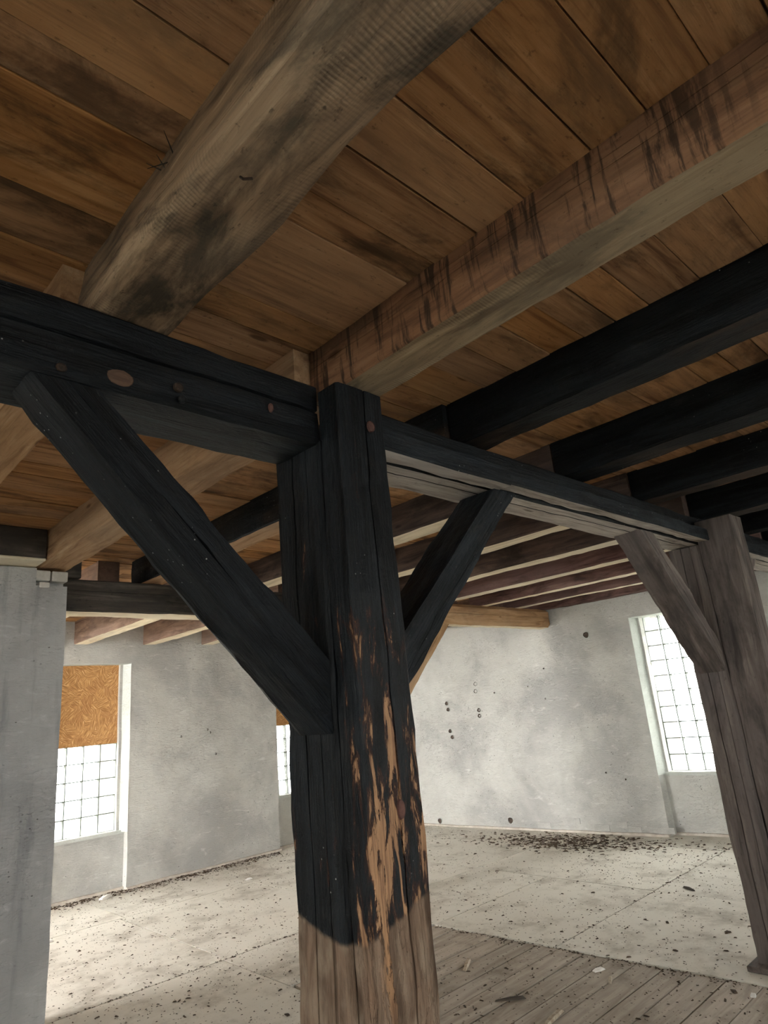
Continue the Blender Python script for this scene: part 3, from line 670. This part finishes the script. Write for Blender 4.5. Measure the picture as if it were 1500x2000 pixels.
# ------------------------------------------------------------------ braces
def brace(label, U0, U1, L0, L1, y0, y1, mats, seed, crack=None, cuts=()):
    """brace in the girder plane: upper edge line U0-U1, lower edge line L0-L1 as (x,z); foot first"""
    t = empty('knee_brace', (U0[0], y0, U0[1]), label=label, cat='brace')
    a = Vector((U1[0]-U0[0], 0, U1[1]-U0[1])); L = a.length; a.normalize(); vv = Vector((0, 1, 0)); uu = vv.cross(a)   # perpendicular in plane
    if uu.z > 0: uu = -uu
    def off(P): d = Vector((P[0]-U0[0], 0, P[1]-U0[1])); return d.dot(a), d.dot(uu)
    la, oa = off(L0); lb, ob = off(L1)
    n = 28; D = y1-y0; base = rectp(0, 1, 0, D, .03, 3)
    base = [((u if .05 < u < .95 else u), v) for (u, v) in base]
    if crack: base = groove(base, crack, .02, .006)
    V = []; F = []
    m = len(base)
    for i in range(n+1):
        s = i/n; s0 = 0.+(L)*s; s1 = la+(lb-la)*s; o1 = oa+(ob-oa)*s
        for (u, v) in base:
            # chamfer kept metric along depth, fractional across
            l = s0*(1-u)+s1*u; w_ = o1*u
            k = noise.noise(Vector((l*2+seed, u*2, v*9)))*.010+noise.noise(Vector((l*9+seed, u*5, v*20)))*.006
            V.append((l, w_+k*(1 if u > .5 else -1), v+k*(1 if v > D/2 else -1)))
    for i in range(n):
        for j in range(m): a_, b_ = i*m+j, i*m+(j+1) % m; F.append((a_, b_, b_+m, a_+m))
    F.append(tuple(reversed(range(m)))); F.append(tuple(range(n*m, n*m+m)))
    mw = Matrix((a, uu, vv)).transposed().to_4x4()
    if mw.determinant() < 0:
        V = [(l, -u, v) for (l, u, v) in V]; mw = Matrix((a, -uu, vv)).transposed().to_4x4()
    mw.translation = Vector((U0[0], y0, U0[1]))
    o = mk('beam', V, F, mats, t, mw)
    import bmesh
    bm = bmesh.new(); bm.from_mesh(o.data)
    Ri = mw.to_3x3().transposed(); o0 = mw.translation/S
    for (co, no) in cuts:      # keep the side the normal points away from
        c_ = Ri @ ((Vector(co)-Vector((U0[0], y0, U0[1])))*S); n_ = Ri @ Vector(no)
        geo = bm.verts[:]+bm.edges[:]+bm.faces[:]
        rs = bmesh.ops.bisect_plane(bm, geom=geo, plane_co=c_, plane_no=n_, clear_outer=True)
        ed = [e for e in rs['geom_cut'] if isinstance(e, bmesh.types.BMEdge)]
        bmesh.ops.holes_fill(bm, edges=ed, sides=0)
    bmesh.ops.recalc_face_normals(bm, faces=bm.faces); bm.to_mesh(o.data); bm.free()
    return t
BL = brace('wide black diagonal brace from the near post up to the left girder', (1.70, 2.33), (.70, 3.34), (1.70, 2.03), (.47, 3.34), 2.066, 2.27, [C_], 81, crack=(.5, 0), cuts=[((1.674,0,0),(1,0,0)), ((0,0,3.279),(0,0,1)), ((1.6,0,2.085),(-.05,0,-1))])
BR = brace('dark brace with white paint specks from the near post up to the right', (1.90, 2.26), (3.0, 3.34), (1.90, 2.01), (3.21, 3.34), 2.08, 2.33, [M['char_grey']], 82, crack=(.7, 0), cuts=[((1.962,0,0),(-1,0,0)), ((0,0,3.308),(0,0,1))])
brace('brown-black brace rising left from the far right post, crossing the bright window', (6.0, 2.42), (5.06, 3.33), (6.0, 2.16), (4.83, 3.33), 2.11, 2.34, [M['brown_post']], 83, crack=(.5, 0), cuts=[((5.945,0,0),(1,0,0)), ((0,0,3.308),(0,0,1))])
brace('short brown brace rising right from the far right post', (6.15, 2.32), (7.2, 3.34), (6.15, 2.08), (7.46, 3.34), 2.10, 2.34, [M['brown_post']], 84, cuts=[((6.205,0,0),(-1,0,0)), ((0,0,3.308),(0,0,1))])
brace('thin light-brown brace edge of the rear post, peeping past the dark brace', (6.1, 2.30), (7.15, 3.30), (6.1, 1.96), (7.43, 3.30), 6.30, 6.50, [M['pine']], 85, cuts=[((6.145,0,0),(-1,0,0)), ((0,0,3.27),(0,0,1))])
# nail and twigs on the first joist
def stick(name, a, b, r, mat, parent=None, r2=None, bend=.0, n=5, seg=4, **k):
    a, b = Vector(a), Vector(b); d = (b-a).normalized(); s = d.orthogonal().normalized(); q = d.cross(s); V = []; F = []
    for i in range(seg+1):
        t = i/seg; rr = r+((r2 if r2 is not None else r)-r)*t; c = (b-a)*t+s*bend*math.sin(t*math.pi)
        for j in range(n): th = 2*math.pi*j/n; V.append(tuple(c+s*rr*math.cos(th)+q*rr*math.sin(th)))
    for i in range(seg):
        for j in range(n): F.append((i*n+j, i*n+(j+1) % n, (i+1)*n+(j+1) % n, (i+1)*n+j))
    F.append(tuple(reversed(range(n)))); F.append(tuple(range(seg*n, seg*n+n)))
    o = mk(name, V, F, mat, parent, Matrix.Translation(a)); 
    if k: tag(o, **k)
    return o
stick('nail', (.80, 1.245, 3.583), (.785, 1.205, 3.535), .004, M['iron'], J1); stick('nail', (.785, 1.205, 3.535), (.80, 1.185, 3.53), .004, M['iron'], J1)
for (a, b) in (((.722, 1.56, 3.80), (.69, 1.60, 3.84)), ((.725, 1.50, 3.79), (.685, 1.58, 3.80)), ((.722, 1.53, 3.78), (.70, 1.55, 3.84)), ((.72, 1.48, 3.80), (.68, 1.46, 3.845))):
    stick('splinter', a, b, .0025, M['darkbeam'], J1, r2=.0008)

# ------------------------------------------------------------------ debris on the floor
def blocked(x, y):
    return (1.6 < x < 2.05 and 1.85 < y < 2.45) or (5.8 < x < 6.3 and 1.75 < y < 2.45) or (5.8 < x < 6.2 and 6.2 < y < 6.7) or (x < 2.0 and 5.9 < y < 6.7) or x > 9.72+(9.45-y)*.096 or y > 10.33
def top(x, y): return .009 if (x > edge(y) or y > 5.35 or (x < 3.74 and y > 4.42)) else .001
def frags(name, pts, mat, label, cat):
    V, F = [], []
    for (x, y, l, w_, h, th) in pts:
        z = top(x, y); b = len(V); c, s = math.cos(th), math.sin(th)
        for (p, q, r) in ((-l, -w_*.6, 0), (l*.8, -w_, 0), (l, w_*.7, 0), (-l*.6, w_, 0), (-l*.5, 0, h), (l*.5, w_*.1, h*.8)):
            V.append((x+p*c-q*s, y+p*s+q*c, z+r))
        F += [(b,b+1,b+5,b+4), (b+1,b+2,b+5), (b+2,b+3,b+4,b+5), (b+3,b,b+4), (b+3,b+2,b+1,b)]
    o = mk(name, V, F, mat); return tag(o, label=label, cat=cat, kind='stuff')
rnd = random.Random(3); pts = []
while len(pts) < 8500:
    x, y = rnd.uniform(2, 10.2), rnd.uniform(2, 10.35)
    if blocked(x, y): continue
    dn = .5+noise.noise(Vector((x*.9, y*.9, 3)))*1.1 + (.5 if top(x, y) < .01 else 0) + (.5 if x < 4.2 and y > 6 else 0)
    if rnd.random() > dn: continue
    r = rnd.uniform(.0025, .0075) if rnd.random() < .93 else rnd.uniform(.0075, .016)
    pts.append((x, y, r*rnd.uniform(1, 1.9), r*.6, r*.6, rnd.uniform(0, 6.28)))
for k in range(500):   # dirt gathered along plywood seams and the plank edge
    q = rnd.random(); 
    if q < .45: y = rnd.uniform(1.8, 5.3); x = edge(y)-abs(rnd.gauss(0, .05))
    elif q < .7: y = 6.45+rnd.gauss(0, .02); x = rnd.uniform(2, 5)
    elif q < .8: y = 3.95+rnd.gauss(0, .012); x = rnd.uniform(5.7, 9.9)
    else: continue
    if not blocked(x, y): r = rnd.uniform(.004, .011); pts.append((x, y, r*1.5, r*.6, r*.6, rnd.uniform(0, 6.28)))
frags('crumbs', pts, M['crumb'], 'dark crumbs and grit scattered over the dusty floor', 'debris')
pts = []
for k in range(900):
    x, y = 9.40+rnd.gauss(0, .27), 6.15+rnd.gauss(0, .75)
    x += (6.15-y)*.12
    if blocked(x, y): continue
    l = rnd.uniform(.010, .045); pts.append((x, y, l, l*.07+.002, .004+rnd.random()*.012, rnd.gauss(1.9, .6)))
for k in range(900):
    x = rnd.uniform(2.6, 7.0); y = 10.36-abs(rnd.gauss(0, .16))
    if x < 4.4: y += .1
    if y > 10.36 and x > 4.4: continue
    l = rnd.uniform(.006, .03); pts.append((x, y, l, l*.15+.002, .004+rnd.random()*.008, rnd.gauss(0, .6)))
frags('straw_litter', pts, M['straw'], 'brown straw and splinters swept against the walls', 'debris')
def wedge(name, x, y, l, w_, h, th, mat, label, cat, group=None):
    V = [(-l,-w_*.5,0),(l,-w_,0),(l*.92,w_*.6,0),(-l*.8,w_,0),(-l*.9,-w_*.4,h*.6),(l*.8,-w_*.8,h*.9),(l*.8,w_*.4,h),(-l*.7,w_*.7,h*.5),(0,-w_*1.05,0),(0,w_*1.1,0),(0,-w_*.8,h*1.2),(0,w_*.8,h)]
    F = [(3,9,8,0),(9,2,1,8),(4,10,11,7),(10,5,6,11),(0,8,10,4),(8,1,5,10),(1,2,6,5),(2,9,11,6),(9,3,7,11),(3,0,4,7)]
    o = mk(name, V, F, mat, None, Matrix.Translation(Vector((x, y, top(x, y)))) @ Matrix.Rotation(th, 4, 'Z')); tag(o, label=label, cat=cat, group=group)
wedge('wood_splinter', 4.845, 4.369, .13, .018, .022, .55, M['chipwood'], 'long pale wood splinter on the planks beside the near post', 'splinter')
wedge('wood_splinter', 4.50, 3.66, .12, .011, .018, -.75, M['darkbeam'], 'thin brown splinter lying across the plank joints', 'splinter')
wedge('wood_splinter', 4.40, 3.23, .16, .022, .02, .15, M['chipwood'], 'pale stick at the bottom edge of the picture', 'splinter')
wedge('wood_splinter', 5.20, 3.22, .07, .016, .012, .5, M['chipwood'], 'short curved wood shaving on the planks', 'splinter')
wedge('plaster_chip', 5.327, 3.393, .055, .03, .012, -.2, M['chip'], 'bright white plaster chip on the planks near the plywood edge', 'chip')
wedge('plaster_chip', 5.48, 2.27, .035, .02, .01, .4, M['chip'], 'white chip beside the far right post foot', 'chip')
wedge('plaster_chip', 4.05, 10.2, .09, .05, .035, .5, M['chip'], 'grey plaster lump at the wall under the boarded window', 'chip')
wedge('plaster_chip', 2.85, 8.8, .08, .03, .02, .1, M['chip'], 'white chip on plywood beside the grey pier', 'chip')
wedge('plaster_chip', 5.65, 9.1, .05, .03, .02, 0., M['chip'], 'small white chip on plywood below the far wall', 'chip')
wedge('wood_splinter', 7.759, 3.658, .09, .014, .02, 1.1, M['darkbeam'], 'dark splinter where two plywood seams meet', 'splinter')
for i, (x, y, s_, lb) in enumerate(((8.2, 7.0, .05, 'dark dirt clod on the plywood near the window wall'), (6.636, 3.4, .045, 'dark clod in the middle of the right plywood sheet'), (6.0, 3.05, .04, 'dark clod close to the plank edge'),
      (6.64, 2.85, .05, 'flat dark scrap left of the far right post'), (4.55, 5.9, .04, 'small dark clod on plywood left of the near post'), (5.48, 2.4, .06, 'dark twig heap on the planks by the far right post'),
      (3.35, 4.9, .045, 'dark scrap on plywood at the foot of the near post'), (7.2, 4.5, .04, 'dark scrap on the middle plywood sheet'), (4.6, 3.98, .03, 'round dark clod on a plank seam'), (9.9, 5.85, .12, 'torn dark bark scrap against the window wall'))):
    wedge('dirt_clod', x, y, s_*.6, s_*.28, s_*.2, i*.8, M['crumb'], lb, 'debris')
# the ground outside
tag(box('outside_ground', -40, 50, -40, 50, -3.2, -3.0, M['skyline']), kind='structure')
